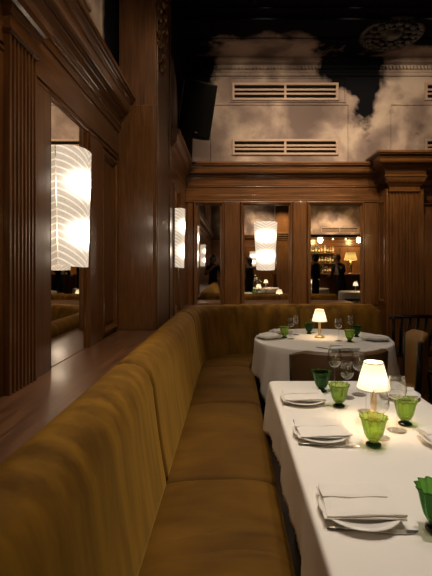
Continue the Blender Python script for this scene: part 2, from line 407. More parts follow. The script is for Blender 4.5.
# fluted pilaster cross section
def flute(W, u0, u1, z0, z1, d, nf, q, dep=.016, margin=.012):
    prof = [(u0, 0), (u0, d)]; wdt = (u1-u0-2*margin)/nf
    for i in range(nf):
        a = u0+margin+i*wdt; g = wdt*.66; s0 = a+(wdt-g)/2
        for k in range(7): t = pi*k/6; prof.append((s0+g/2-g/2*cos(t), d-dep*sin(t)))
    prof += [(u1, d), (u1, 0)]
    q.wv(W, z0, z1, prof)
LED = .90
W = Lw(XL)
def pilaster(W, u0, u1, d, nf, zb=LED, zt=2.30):
    q = MB(); flute(W, u0, u1, zb, zt, d, nf, q, margin=.01); trim(q, 'wood_v')
    q = MB(); z = zt
    pr = [(z, d+.003), (z+.012, d+.012), (z+.022, d+.012), (z+.026, d+.002), (z+.075, d+.002), (z+.080, d+.010), (z+.095, d+.018), (z+.11, d+.020), (z+.115, d+.034), (z+.135, d+.044), (z+.16, d+.050), (z+.165, d+.050)]
    rs = []
    for zz, dd in pr: e = dd-d; rs.append([W(u0-e, zz, 0), W(u0-e, zz, dd), W(u1+e, zz, dd), W(u1+e, zz, 0)])
    q.rings(rs); trim(q, 'wood_y')
# pilaster + mirror bays on left wall
pilaster(W, 1.60, 1.825, .045, 7)
def entab(W, u0, u1, zt, mat):   # cornice stack breaking forward over a pilaster
    q = MB(); rs = []
    for z, d in [(p[0], p[1]+.035) for p in cornice(zt)[1:-1]]: rs.append([W(u0-(d-.035)*.6, z, 0), W(u0-(d-.035)*.6, z, d), W(u1+(d-.035)*.6, z, d), W(u1+(d-.035)*.6, z, 0)])
    q.rings(rs); trim(q, mat)
MP = [(0, 0), (0, .012), (.006, .026), (.016, .030), (.026, .026), (.032, .014), (.040, .012), (.046, .004), (.046, 0)]
MF = [(0, 0), (0, .026), (.004, .040), (.012, .048), (.022, .048), (.028, .040), (.030, .026), (.042, .024), (.046, .016), (.050, .016), (.054, .004), (.054, 0)]
def board(W, u0, u1, z0, z1, d, mat='wood_v', bev=.003):
    q = MB(); q.wbox(W, u0, u1, z0, z1, 0, d); trim(q, mat, bevel=bev)
board(W, 1.00, 1.60, LED, 2.42, .02); board(W, 1.825, 1.995, LED, 2.22, .03)
board(W, 2.575, 2.83, LED, 2.22, .024); board(W, 1.0, YP-.05, 2.22+.004, 2.42, .022, 'wood_y')
board(W, 3.19, YP-.05, LED, 2.22, .02)
def mirror(W, u0, u1, z0, z1, label, dd=.008, prof=MP, fm='wood_v'):
    t = thing('wall_mirror', label, 'mirror', W((u0+u1)/2, z0, 0)); L = Vector(t.location)
    Wl = lambda u, z, d: tuple(Vector(W(u, z, d))-L)
    q = MB(); q.wbox(Wl, u0+.03, u1-.03, z0+.03, z1-.03, .001, dd); q.obj('mirror_glass', 'mirror', t)
    q = MB(); q.wring(Wl, u0, u1, z0, z1, prof); q.obj('frame', fm, t, smooth='auto')
    return t
mirror(W, 1.985, 2.575, LED-.04, 2.255, 'tall narrow mirror behind the large near left sconce, rising from the wooden ledge')
# raised panel further along
q = MB(); q.wring(W, 2.83, 3.19, LED+.03, 2.20, MP); q.wbox(W, 2.90, 3.12, LED+.10, 2.13, 0, .012); trim(q, 'wood_v', bevel=.004)
# second stretch
W = Lw(XS+.002)
mirror(W, 4.20, 4.72, LED-.04, 2.255, 'narrow mirror behind the second sconce, on the left wall past the pier')
board(W, 4.05, 4.19, LED, 2.22, .014); board(W, 4.74, 5.36, LED, 2.22, .014)
# far wall bays
W = Fw(YF)
mirror(W, -.50, -.10, LED-.03, 2.235, 'narrowest far wall mirror, in the left corner above the curved banquette', prof=MF)
mirror(W, .11, .785, LED-.03, 2.235, 'middle far wall mirror with a glowing sconce mounted on it', prof=MF)
mirror(W, .97, 1.71, LED-.03, 2.235, 'right hand far wall mirror reflecting the bar and a yellow table lamp', prof=MF)
for a, b2 in ((-.10, .11), (.785, .97)): board(W, a+.004, b2-.004, LED, 2.22, .022)
board(W, -.575, -.504, LED, 2.22, .015); board(W, 1.714, 1.90, LED, 2.22, .015)
board(W, -.6, 1.9, 2.238, 2.32, .016, 'wood_x')
# projecting pier at the right of the far wall
q = MB(); q.box(1.90, 2.36, 5.12, YF, 0, 2.36); trim(q, 'wood_v', bevel=.004)
pilaster(Fw(5.12), 1.93, 2.30, .03, 9, 0, 2.30)
q = MB(); W2 = Fw(5.12)
pr = [p for p in cornice(ZW+.06, .17)[1:-1] if p[0] > ZW-.35]; rs = []
for z, d in pr: rs.append([(1.90-d, YF, z), (1.90-d, 5.12-d, z), (2.36+d, 5.12-d, z), (2.36+d, YF, z)])
q.rings(rs); trim(q, 'wood_x', smooth='auto')
q = MB(); Ws = lambda u, z, d: (1.90-d, u, z); q.wring(Ws, 5.16, 5.37, .95, 2.22, [(0, 0), (0, .010), (.01, .014), (.02, .010), (.028, 0)]); trim(q, 'wood_v')
q = MB(); q.wring(W, 2.42, 3.5, .3, 2.22, MP); q.wbox(W, 2.5, 3.42, .4, 2.14, 0, .012); trim(q, 'wood_v', bevel=.004)
# ledge behind the banquette (left run and far run)
q = MB(); q.box(XL, -.532, YB+.5, YP-.03, LED-.05, LED); q.box(XP+.001, -.532, YP-.03, YF, LED-.05, LED); trim(q, 'wood_ledge', bevel=.004)
q = MB(); q.box(-.531, 1.66, 4.636, YF, LED-.05, LED); trim(q, 'wood_ledge_x', bevel=.004)
q = MB(); q.box(XL, -.56, YB+.5, YF, 0, LED-.052); q.box(-.559, 1.64, 4.66, YF, 0, LED-.052); trim(q, 'wood_v')
# plaster mouldings on the painted wall and ceiling beams
W = Fw(YF)
q = MB(); q.wh(W, -.6, XR, [(3.86, 0), (3.86, .02), (3.88, .03), (3.90, .025), (3.905, .035), (3.93, .035), (3.93, .05), (3.985, .055), (4.0, .10), (4.03, .13), (4.049, .14), (4.049, 0)]); trim(q, 'mural_far')
q = MB()
for i in range(74): x = -.55+i*.045; q.wbox(W, x, x+.024, 3.935, 3.968, .05, .075)
trim(q, 'mural_far')
q = MB(); tp = [(0, 0), (0, .008), (.008, .013), (.016, .008), (.02, 0)]
q.wring(W, -.28, 1.52, 2.74, 3.50, tp); q.wring(W, 2.05, 4.0, 2.74, 3.50, tp); q.wring(W, -.03, 1.48, 3.52, 3.85, tp); trim(q, 'mural_far')
for i, (ya, yb, dz) in enumerate(((4.83, 4.88, .015), (4.42, 4.50, .03), (4.25, 4.28, .015), (3.3, 3.38, .03), (1.8, 1.9, .03))):
    q = MB(); q.box(XS if ya > 4.1 else XL, XR, ya, yb, ZC-dz, ZC-.001); trim(q, 'mural_ceiling', bevel=.005)
W = Lw(XL)
q = MB(); q.wring(W, 1.2, 2.85, 2.80, 3.75, tp); trim(q, 'mural_side')

# ------------------------------------------------------------------ air vents
def vent(W, u0, u1, z0, z1, label, group=None, halves=2, ns=3):
    t = thing('air_vent', label, 'vent', W((u0+u1)/2, z0, 0), group=group); L = Vector(t.location)
    Wl = lambda u, z, d: tuple(Vector(W(u, z, d))-L)
    q = MB(); q.wring(Wl, u0, u1, z0, z1, [(0, 0.001), (0, .014), (.008, .02), (.03, .02), (.034, .012), (.034, .001)])
    for h in range(1, halves):
        uc = u0+(u1-u0)*h/halves; q.wbox(Wl, uc-.014, uc+.014, z0+.03, z1-.03, .001, .018)
    q.obj('frame', 'vent_beige', t)
    q = MB(); q.wbox(Wl, u0+.03, u1-.03, z0+.03, z1-.03, .001, .004); q.obj('dark_backing', 'slot_black', t)
    hz = (z1-z0-.068); p = hz/(ns+ns-1+.0)
    for k in range(ns-1):
        zc = z0+.034+hz*(k+1)/ns; q = MB(); q.wbox(Wl, u0+.03, u1-.03, zc-.014, zc+.010, .003, .016); q.obj('slat', 'vent_beige', t)
    return t
plain('vent_beige', (.30, .215, .165), .6)
W = Fw(YF)
vent(W, 0, 1.38, 2.835, 3.045, 'double beige air vent low on the far painted wall, just above the wooden cornice', 'vents on the far painted wall')
vent(W, 0, 1.38, 3.545, 3.775, 'double beige air vent high on the far painted wall, under the dentil moulding', 'vents on the far painted wall')
vent(W, 2.50, 3.80, 2.835, 3.045, 'lower vent at the right edge, on the wall above the fluted pilaster', 'vents on the far painted wall')
vent(W, 2.50, 3.80, 3.545, 3.775, 'upper vent at the right edge, cut by the picture frame', 'vents on the far painted wall')
vent(Lw(XL), 1.60, 2.62, 3.0, 3.30, 'air vent on the left painted wall above the near cornice', None, 2, 4)
vent(Bw(YB), 1.0, 2.6, 2.84, 3.05, 'air vent on the rear painted wall seen in the far mirror, left one', 'vents on the rear wall')
vent(Bw(YB), 3.8, 5.4, 2.84, 3.05, 'air vent on the rear painted wall seen in the far mirror, right one', 'vents on the rear wall')

# ------------------------------------------------------------------ ceiling rose
t = thing('ceiling_rose', 'dark carved round plaster rose on the ceiling at upper right', 'ceiling rose', (1.82, 4.75, ZC)); 
q = MB(); q.lathe([(.36, 0), (.36, -.015), (.34, -.03), (.31, -.02), (.29, -.012), (.12, -.012), (.10, -.03), (.06, -.045), (.02, -.05)], n=48); q.obj('disc', 'dark_carving', t, smooth=True)
q = MB()
for ring, nn, rr in ((.25, 16, .045), (.17, 10, .04), (.32, 26, .022)):
    for i in range(nn):
        a = 2*pi*i/nn; q.ball((ring*cos(a), ring*sin(a), -.02), rr, 8, (1, 1, .5))
q.obj('leaf_carving', 'dark_carving', t, smooth=True)

# ------------------------------------------------------------------ sconces
def sconce(W, uc, z0, label, dep=.115, en=20):
    t = thing('wall_sconce', label, 'sconce', W(uc, z0, 0), group='glowing glass sconces mounted on the mirrors'); L = Vector(t.location)
    Wl = lambda u, z, d: tuple(Vector(W(u, z, d))-L)
    H = .605; NU, NV = 20, 24; q = MB(); uv = []
    out, inn = [], []
    for j in range(NV+1):
        v = j/NV; hw = .118+.034*v; ro, ri = [], []
        for i in range(NU+1):
            s_ = -1+2*i/NU; a = s_*pi/2
            top = .012*(1-s_*s_)*(v-.5)*2
            ro.append(Wl(uc+hw*sin(a), z0+H*v+top, .002+dep*(.9+.12*v)*(max(0, cos(a))**.8)))
            uv.append((i/NU, v))
        out.append(ro)
    vs = [p for r in out for p in r]; fs = [(j*(NU+1)+i, j*(NU+1)+i+1, (j+1)*(NU+1)+i+1, (j+1)*(NU+1)+i) for j in range(NV) for i in range(NU)]
    q.add(vs, fs); q.uv = uv
    o = q.obj('glass_panel', 'sconce_glass', t, smooth=True)
    q = MB(); q.wbox(Wl, uc-.03, uc+.03, z0+.12, z0+H-.12, .010, .03)
    for zz in (.2, H-.2): q.tube([Wl(uc, z0+zz, .02), Wl(uc, z0+zz, .05)], .012)
    q.obj('back_plate', 'silver', t, smooth='auto')
    for zz in (.18, .44):
        q = MB(); q.ball(Wl(uc, z0+zz, .060), .016, 10); q.obj('bulb', 'bulb', t, smooth=True)
    return t
sconce(Lw(XL+.008), 2.25, 1.405, 'largest glowing ribbed glass sconce, on the near left wall mirror', .115, 55)
sconce(Lw(XS+.01), 4.44, 1.39, 'middle glowing glass sconce, on the left wall past the wooden pier', .095, 45)
sconce(Fw(YF-.008), .435, 1.355, 'glowing feather patterned glass sconce facing us on the far wall mirror', .10, 45)
# a sconce on the left wall behind the viewer, seen in the corner mirror
sconce(Lw(XL+.008), -1.2, 1.40, 'sconce on the left wall behind the viewer, seen only in the corner mirror', .125)
sconce(Bw(YB+.008), .9, 1.40, 'sconce on the rear wall seen only in the middle mirror', .125)

# ------------------------------------------------------------------ loudspeaker
t = thing('loudspeaker', 'black loudspeaker tilted downward, hung high on the left wall beyond the pier', 'speaker', (-.42, 4.85, 3.21))
e = bpy.data.objects.new('x', None)
RM = Matrix.Rotation(R(10), 4, 'Y') @ Matrix.Rotation(R(14), 4, 'X') @ Matrix.Rotation(R(22), 4, 'Z')
bpy.data.objects.remove(e)
def sp(q, name, mat, **k):
    q.v = [tuple(RM @ Vector(p)*1.2) for p in q.v]; return q.obj(name, mat, t, **k)
q = MB(); q.box(-.15, .15, -.11, .16, -.255, .255); sp(q, 'cabinet', 'black_plastic', bevel=.012)
q = MB(); q.box(-.138, .138, -.122, -.111, -.24, .24); sp(q, 'grille', 'slot_black', bevel=.004)
q = MB(); q.box(-.012, .012, -.126, -.1225, -.212, -.200); sp(q, 'badge', 'silver')
q = MB(); q.box(-.166, -.152, -.03, .09, -.20, .26); q.box(-.20, -.155, .02, .05, -.02, .05); sp(q, 'mounting_bracket', 'grey_plastic', bevel=.003)

# carved ornament at the top of the pier
q = MB(); random.seed(3)
for i in range(46):
    f = i/45; y = YP+.10+.12*sin(i*1.9); z = 3.02+.99*f; rr = .022+.030*f*random.random()+.008
    q.ball((XP+.012+.05*f*(.5+.5*sin(i*2.3)), y, z), rr, 8, (.8, 1.3, 1.1))
for i in range(14):
    a = i*.45; q.ball((XP+.02+.01*cos(a), YP+.15+.05*sin(a), 3.30+.06*cos(a)), .016, 7)
q.box(XP-.004, XP+.012, YP-.02, YP+.26, 3.3, 4.04)
tag(q.obj('carved_ornament', 'old_gold', smooth='auto'), 'dark gilded foliage carving hanging down the upper edge of the wooden pier', 'carving')

# ------------------------------------------------------------------ banquette
CXb, CYb, RB = .25, 3.85, .78
def path(s):    # s: distance along the rear line from Y=0 up, round the corner and right. returns point and inward normal
    if s <= CYb: return Vector((CXb-RB, s)), Vector((1, 0))
    a = (s-CYb)/RB
    if a <= pi/2:
        d = Vector((-cos(a), sin(a))); return Vector((CXb, CYb))+d*RB, -d
    return Vector((CXb+(a-pi/2)*RB, CYb+RB)), Vector((0, -1))
S1 = CYb+RB*pi/2
banq = thing('banquette', 'long curved mustard velvet banquette running along the left wall and round the corner', 'banquette', (0, 0, 0))
BP = [(.004, .45), (.004, .70), (.004, .90), (.012, .952), (.034, .976), (.07, .985), (.11, .983), (.148, .966), (.174, .936), (.192, .88), (.204, .78), (.217, .68), (.232, .58), (.248, .49), (.252, .45)]
def back_panel(s0, s1, n, endr=False):
    rs = []
    ss = [s0+.002, s0+.006, s0+.014, s0+.028]+[s0+.05+(s1-s0-.1)*k/n for k in range(n+1)]+[s1-.028, s1-.014, s1-.006, s1-.002]
    for s in ss:
        e = min(s-s0, s1-s); k = max(0, 1-e/.03); k = .016*k*k*k
        p, nn = path(s); row = []
        er = max(0, 1-(s1-s)/.11)**3 if endr else 0
        for o, z in BP:
            oo = o+(.10-o)*(k/.06); zz = z-(k*1.3 if z > .9 else 0)
            zz = zz-er*max(0, (z-.5))*.35
            if .5 < z < .93 and o > .15: oo += .006*sin((s-s0)/(s1-s0)*pi)
            row.append((p.x+nn.x*oo, p.y+nn.y*oo, zz))
        rs.append(row)
    q = MB(); q.rings(rs); return q.obj('backrest_panel', 'velvet_back', banq, smooth=True)
for a, b2, n, e in ((-.22, 1.80, 30, 0), (1.80, 3.80, 24, 0), (3.80, S1+.46, 34, 0), (S1+.46, S1+1.36, 20, 1)): back_panel(a, b2, n, e)
SPf = [(.230, .36), (.230, .455), (.26, .474), (.33, .482), (.41, .487), (.50, .489), (.58, .488), (.64, .484), (.68, .477), (.71, .464), (.725, .445), (.730, .42), (.728, .385), (.72, .36)]
def cushion(s0, s1, n, wr=()):
    rs = []
    ss = [s0+.002, s0+.005, s0+.014, s0+.03]+[s0+.05+(s1-s0-.1)*k/n for k in range(n+1)]+[s1-.03, s1-.014, s1-.005, s1-.002]
    for s in ss:
        e = min(s-s0, s1-s); k = max(0, 1-e/.035); k = k*k*k
        c = min(1, e/.25); p, nn = path(s); row = []
        for o, z in SPf:
            zz = z-(.028*k if z > .44 else 0)+(.010*c if z > .46 else 0)
            zz += .004*noise.noise(Vector((s*4, o*6, 0))) if z > .45 else 0
            for (ws, o0, o1, amp) in wr:
                if z > .455 and o0 < o < o1: d = (s-ws-.03*sin((o-o0)*7))/.010; zz += amp*(math.exp(-d*d)-.7*math.exp(-(d-2)**2))
            oo = o-(.012*k if o > .68 else 0)
            row.append((p.x+nn.x*oo, p.y+nn.y*oo, zz))
        rs.append(row)
    q = MB(); q.rings(rs); return q.obj('seat_cushion', 'velvet_seat', banq, smooth=True)
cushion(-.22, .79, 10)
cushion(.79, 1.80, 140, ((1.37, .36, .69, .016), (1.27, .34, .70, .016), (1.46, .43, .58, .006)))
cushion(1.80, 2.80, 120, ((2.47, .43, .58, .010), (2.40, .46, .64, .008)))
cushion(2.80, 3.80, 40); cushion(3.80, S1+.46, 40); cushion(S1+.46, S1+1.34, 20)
q = MB(); rs = []
for k in range(60):
    s = -.2+(S1+1.34+.2)*k/59; p, nn = path(s); rs.append([(p.x+nn.x*o, p.y+nn.y*o, z) for o, z in ((.02, 0), (.02, .38), (.68, .38), (.68, 0))])
q.rings(rs); q.obj('plinth', 'black_wood', banq)

# ------------------------------------------------------------------ tables and cloths
ZT = .75
def table(name_label, cx, cy, round_, hx, hy):
    t = thing('dining_table', name_label, 'table', (cx, cy, 0))
    q = MB()
    if round_: q.lathe([(hx-.005, .722), (hx-.005, .744)], n=48)
    else: q.box(-hx, hx, -hy, hy, .722, .744)
    q.obj('tabletop', 'black_wood', t, bevel=.003)
    if round_:
        q = MB(); q.lathe([(.28, 0), (.28, .015), (.08, .04), (.035, .08), (.035, .66), (.10, .72)], n=24); q.obj('pedestal', 'black_wood', t, smooth='auto')
    else:
        for a in (-1, 1):
            q = MB(); q.box(-.25, .25, a*hy*.6-.03, a*hy*.6+.03, 0, .03); q.box(-.04, .04, a*hy*.6-.03, a*hy*.6+.03, .03, .72); q.obj('leg', 'black_wood', t, bevel=.004)
    return t
def cloth(label, cx, cy, outline, drop, waves, amp, seed, flare=0.0, hem=.003):
    N = len(outline); random.seed(seed); ph = random.random()*6
    rs = []
    for k in (0.02, .3, .6, .85, .965): rs.append([(cx+x*k, cy+y*k, ZT+.0015*noise.noise(Vector((x*k*6, y*k*6, seed)))) for x, y, nx, ny, dr, cf in outline])
    for (o, dz) in ((0, .0), (.004, .003), (.008, .010)): rs.append([(cx+x+nx*o, cy+y+ny*o, ZT-dz) for x, y, nx, ny, dr, cf in outline])
    ND = 14
    for k in range(1, ND+1):
        t = k/ND; row = []
        for i, (x, y, nx, ny, dr, cf) in enumerate(outline):
            a = 2*pi*i/N
            wv_ = amp*(t**1.1)*(sin(a*waves+ph)+.5*sin(a*waves*1.7+1+ph*2)+.3*sin(a*waves*3.3))
            o = .008+flare*t+cf*t**.8+wv_+(hem*sin(a*150)*(t > .9))
            row.append((cx+x+nx*o, cy+y+ny*o, ZT-.010-(dr-.010)*t+(hem*1.5*sin(a*110)*(t > .95))))
        rs.append(row)
    q = MB()
    q.rings(rs, caps=False); nv = len(rs[0]); q.f.append(tuple(range(nv)))
    o = q.obj('tablecloth', 'linen', smooth=True)
    md = o.modifiers.new('t', 'SOLIDIFY'); md.thickness = .0015; md.offset = -1
    return tag(o, label, 'tablecloth')
def rect_outline(hx, hy, r, n, drop, extra, cflare):
    pts = []; per = [(hx, -hy, hx, hy), (hx, hy, -hx, hy), (-hx, hy, -hx, -hy), (-hx, -hy, hx, -hy)]
    for si, (x0, y0, x1, y1) in enumerate(per):
        d = Vector((x1-x0, y1-y0)); Ls = d.length; d.normalize(); nn = Vector((d.y, -d.x))
        m_ = max(6, int(Ls/.012))
        for k in range(m_+1):
            s = r+(Ls-2*r)*k/m_; c = min(s, Ls-s); cc = math.exp(-(c/.10)**2)
            pts.append((x0+d.x*s, y0+d.y*s, nn.x, nn.y, drop+extra*cc, cflare*cc*.6))
        ex, ey = x1-d.x*r-nn.x*r, y1-d.y*r-nn.y*r
        for k in range(1, 8):
            a = (pi/2)*k/8; v = nn*cos(a)+d*sin(a); pts.append((ex+v.x*r, ey+v.y*r, v.x, v.y, drop+extra, cflare))
    return pts
TX0, TX1, TY0, TY1 = .215, .935, .62, 2.35
table('long table under a white cloth in the right foreground', (TX0+TX1)/2, (TY0+TY1)/2, False, (TX1-TX0)/2-.01, (TY1-TY0)/2-.01)
cloth('white cloth with long straight edge draped over the near right table', (TX0+TX1)/2, (TY0+TY1)/2, rect_outline((TX1-TX0)/2, (TY1-TY0)/2, .02, 0, .245, .05, .045), .25, 11, .007, 4)
FX, FY, FR = .81, 3.73, .60
table('round table under a white cloth in the banquette corner', FX, FY, True, FR-.01, FR-.01)
ro = []
for i in range(260):
    a = 2*pi*i/260; lob = max(0, -cos(4*a))**1.5; over = min(1, max(0, (sin(a)-.05)/.25)); dr = (.30+.15*lob)*(1-over)+.245*over
    ro.append((FR*cos(a), FR*.98*sin(a), cos(a), sin(a), dr, .012+.085*lob*(1-over)))
cloth('white cloth hanging in folds from the round table in the banquette corner', FX, FY, ro, .35, 15, .011, 9, .012)

# ------------------------------------------------------------------ tableware prototypes and placement
def napkin_mesh(hx, hy, seed):
    q = MB(); N, K = 16, 12; random.seed(seed); off = random.random()*20
    def layer(x0, x1, y0, y1, z, th, wob, tl):
        top, bot = [], []
        for j in range(K+1):
            for i in range(N+1):
                u, v = i/N, j/K; x = x0+(x1-x0)*u; y = y0+(y1-y0)*v
                x += .009*noise.noise(Vector((x*14, y*14, off+z*90))); y += .009*noise.noise(Vector((x*14, y*14, off+5+z*90)))
                ed = min(u, 1-u, v, 1-v)*8; ed = min(1, ed)
                zz = z+th*(.45+.55*ed**.5)+wob*noise.noise(Vector((x*16, y*16, off+z*40)))+tl*(u-.5)
                top.append((x, y, zz)); bot.append((x, y, min(z, zz-.001)+tl*(u-.5)))
        o = len(q.v); q.v += top+bot; n = (N+1)*(K+1); nn = N+1
        for j in range(K):
            for i in range(N):
                a = o+j*nn+i; q.f.append((a, a+1, a+nn+1, a+nn)); q.f.append((a+n, a+n+nn, a+n+nn+1, a+n+1))
        ring = [i for i in range(nn)]+[j*nn+N for j in range(1, K+1)]+[K*nn+i for i in range(N-1, -1, -1)]+[j*nn for j in range(K-1, 0, -1)]
        for a, b2 in zip(ring, ring[1:]+ring[:1]): q.f.append((o+a, o+n+a, o+n+b2, o+b2))
    layer(-hx, hx, -hy, hy, 0, .006, .003, 0)
    layer(-hx+.003, hx+.002, -hy+.001, hy-.002, .0062, .006, .005, .003)
    layer(-hx+.004, hx-.015, -hy*.05, hy-.008, .0125, .005, .006, .003)
    return q
def plate_at(cx, cy, r, label, z=ZT+.002):
    t = thing('dinner_plate', label, 'plate', (cx, cy, z), group='white plates under folded napkins')
    q = MB(); q.lathe([(.005, .004), (r*.55, .004), (r*.60, .0), (r*.64, .0), (r*.68, .006), (r*.86, .012), (r, .016), (r+.002, .0185), (r, .0205), (r*.86, .0165), (r*.66, .0105), (r*.6, .009), (.005, .009)], n=56); q.obj('plate', 'porcelain', t, smooth=True)
    # plate itself is the body; keep as a single mesh thing
    c = kids(t)[0]; c.parent = None; c.location = t.location; c.name = 'dinner_plate'
    for k in ('label', 'category', 'group'): c[k] = t[k]
    bpy.data.objects.remove(t); c.name = 'dinner_plate'; return c
def napkin_at(cx, cy, hx, hy, rz, label, z=ZT+.022, seed=1):
    o = napkin_mesh(hx, hy, seed).obj('folded_napkin', 'linen_napkin', smooth='auto'); o.location = (cx, cy, z); o.rotation_euler = (0, 0, rz)
    return tag(o, label, 'napkin', 'folded white napkins at the place settings')
def knife_at(cx, cy, L, rz, label):
    t = thing('table_knife', label, 'knife', (cx, cy, ZT+.001), rz, 'table knives')
    q = MB(); h = L/2; rs = []
    for x, w_, th in ((-h, .003, .004), (-h+.006, .0065, .0075), (-h+.05, .006, .008), (-.02, .0045, .007), (0, .0035, .005)): rs.append([(x, w_*cos(a), th/2+.001+th/2*sin(a)) for a in [2*pi*k/10 for k in range(10)]])
    q.rings(rs); q.obj('handle', 'knife_steel', t, smooth='auto')
    q = MB(); rs = []
    for x, a, b2 in ((0, -.003, .003), (.012, -.008, .004), (.05, -.010, .005), (h-.03, -.009, .005), (h-.01, -.005, .005), (h, .003, .005)): rs.append([(x, a, .002), (x, b2, .002), (x, b2, .0042), (x, a, .003)])
    q.rings(rs); q.obj('blade', 'silver', t)
    return t
def ctr(*pts): return sum(p[0] for p in pts)/len(pts), sum(p[1] for p in pts)/len(pts)
zN = ZT+.03
def setting(TLp, TRp, BRp, BLp, kn, words, seed, pl=True, r=.104):
    a = [at(*p, zN) for p in (TLp, TRp, BRp, BLp)]; cx, cy = ctr(*a)
    hx = (a[1][0]+a[2][0]-a[0][0]-a[3][0])/4; hy = (a[0][1]+a[1][1]-a[2][1]-a[3][1])/4
    if pl: plate_at(cx-.001, cy-.014, r, 'white plate %s' % words)
    napkin_at(cx, cy, hx, hy, R(random.uniform(-4, 1)), 'folded white napkin on the plate %s' % words, seed=seed, z=ZT+.022 if pl else ZT+.003)
    if kn:
        k0, k1 = at(*kn[0], ZT+.004), at(*kn[1], ZT+.004)
        knife_at((k0[0]+k1[0])/2, (k0[1]+k1[1])/2, math.hypot(k1[0]-k0[0], k1[1]-k0[1]), math.atan2(k1[1]-k0[1], k1[0]-k0[0]), 'table knife before the plate %s' % words)
    return cx, cy
setting((313.7, 484), (382.5, 484), (407, 516), (330.5, 517), ((327, 528), (419, 532)), 'closest to us on the near table', 2)
setting((292.5, 418.6), (341, 420), (350, 435), (299, 437), ((298.5, 444), (360, 446.5)), 'second from us along the near table', 5)
setting((281, 389.7), (318, 390), (328, 399), (284, 400), ((285, 404.5), (331, 405.5)), 'at the far left corner of the near table', 8)
plate_at(.80, 1.52, .105, 'white plate at the right side of the near table, cut by the frame'); napkin_at(.80, 1.53, .09, .075, .1, 'folded white napkin at the right side of the near table, cut by the frame', seed=12)
plate_at(.83, 2.06, .095, 'white plate at the far right corner of the near table'); napkin_at(.825, 2.07, .085, .07, -.25, 'folded white napkin at the far right corner of the near table', seed=13)
# far table settings
FS = [(269, 336, .085, .07, 0, 'at the left side of the round table'), (281, 331, .08, .05, .2, 'at the back left of the round table'),
      (344, 348, .10, .07, -.1, 'at the front of the round table'), (375, 338, .11, .07, -.2, 'at the right side of the round table')]
for i, (px, py, hx, hy, rz, wd) in enumerate(FS):
    x, y = at(px, py, ZT+.02); plate_at(x, y, .115, 'white plate %s' % wd); napkin_at(x, y, hx, hy, rz, 'folded white napkin on the plate %s' % wd, seed=20+i)
x, y = at(335, 348.5, ZT+.004); knife_at(x-.06, y-.02, .21, R(-40), 'table knife at the front of the round table')
x, y = at(345, 419, ZT+.01); 

# green tumblers
def tumbler():
    t = thing('green_tumbler', 'x', 'glass', (0, 0, 0), group='ribbed green glass tumblers')
    O = [(.004, .0165, 0), (.016, .0175, 0), (.024, .026, .5), (.032, .042, 1), (.037, .062, 1), (.0405, .082, 1.2), (.0445, .098, 1.8), (.049, .106, 2.6)]
    I = [(.0475, .1065, 2.6), (.0425, .097, 1.7), (.038, .082, 1.2), (.0345, .062, 1), (.029, .043, 1), (.019, .029, .4), (.004, .0235, 0)]
    q = MB(); q.lathe(O+I, n=120, rib=.035, ribn=12, cap=True); q.obj('bowl', 'green_glass', t, smooth=True)
    q = MB(); q.lathe([(.003, 0), (.024, 0), (.028, .003), (.027, .008), (.020, .011), (.014, .015), (.003, .016)], n=32); q.obj('foot', 'green_glass_dark', t, smooth=True)
    return t
TUM = [((373.5, 446), ZT, 'bright green ribbed tumbler in front of the lit lamp on the near table', 1.0),
       ((405, 425), ZT, 'green ribbed tumbler right of the near lamp, beside the tall wine glass', .98),
       ((339, 407), ZT, 'green ribbed tumbler left of the near lamp, by the middle plates', .98),
       ((321.5, 392), ZT, 'dark green tumbler at the far left of the near table, behind the other one', 1.0),
       ((437, 531), ZT, 'olive green tumbler cut by the right edge of the picture', 1.0),
       ((284.5, 338), ZT, 'green tumbler in front of the wine glasses at the left of the round table', .95),
       ((309, 334), ZT, 'dark green tumbler behind, just left of the round table lamp', .95),
       ((349.5, 342), ZT, 'bright green tumbler at the front right of the round table', .95),
       ((356.5, 337), ZT, 'dark green tumbler at the back right of the round table', .95)]
p0 = tumbler()
for i, (p, z, lb, s) in enumerate(TUM):
    o = p0 if i == 0 else dup(p0); x, y = at(*p, ZT); o.location = (x, y, ZT+.002); o['label'] = lb; o.scale = (s, s, s)
    if i in (3, 6, 8, 4):
        for c in kids(o):
            if c.name.startswith('bowl'): c.data = c.data.copy(); c.data.materials[0] = M['green_glass_deep']
# wine glasses
def wine(H=.215, R_=.037, bh=.095):
    t = thing('wine_glass', 'x', 'glass', (0, 0, 0), group='clear stemmed wine glasses')
    z0 = H-bh; th = .0012
    P = [(.004, z0), (R_*.55, z0+bh*.08), (R_*.88, z0+bh*.24), (R_, z0+bh*.42), (R_*.97, z0+bh*.62), (R_*.86, z0+bh*.84), (R_*.78, z0+bh)]
    I = [(r-th, z+.0002) for r, z in reversed(P[1:])]+[(.003, z0+.003)]
    q = MB(); q.lathe(P+I, n=40); q.obj('bowl', 'clear_glass', t, smooth=True)
    q = MB(); q.lathe([(.006, .004), (.0035, .015), (.003, .05), (.003, z0-.01), (.0045, z0-.0005)], n=14); q.obj('stem', 'clear_glass', t, smooth=True)
    q = MB(); q.lathe([(.003, 0), (.036, 0), (.037, .0012), (.030, .002), (.012, .0032), (.003, .0036)], n=40); q.obj('foot', 'clear_glass', t, smooth=True)
    return t
wa = wine(); wb = wine(.175, .034, .085)
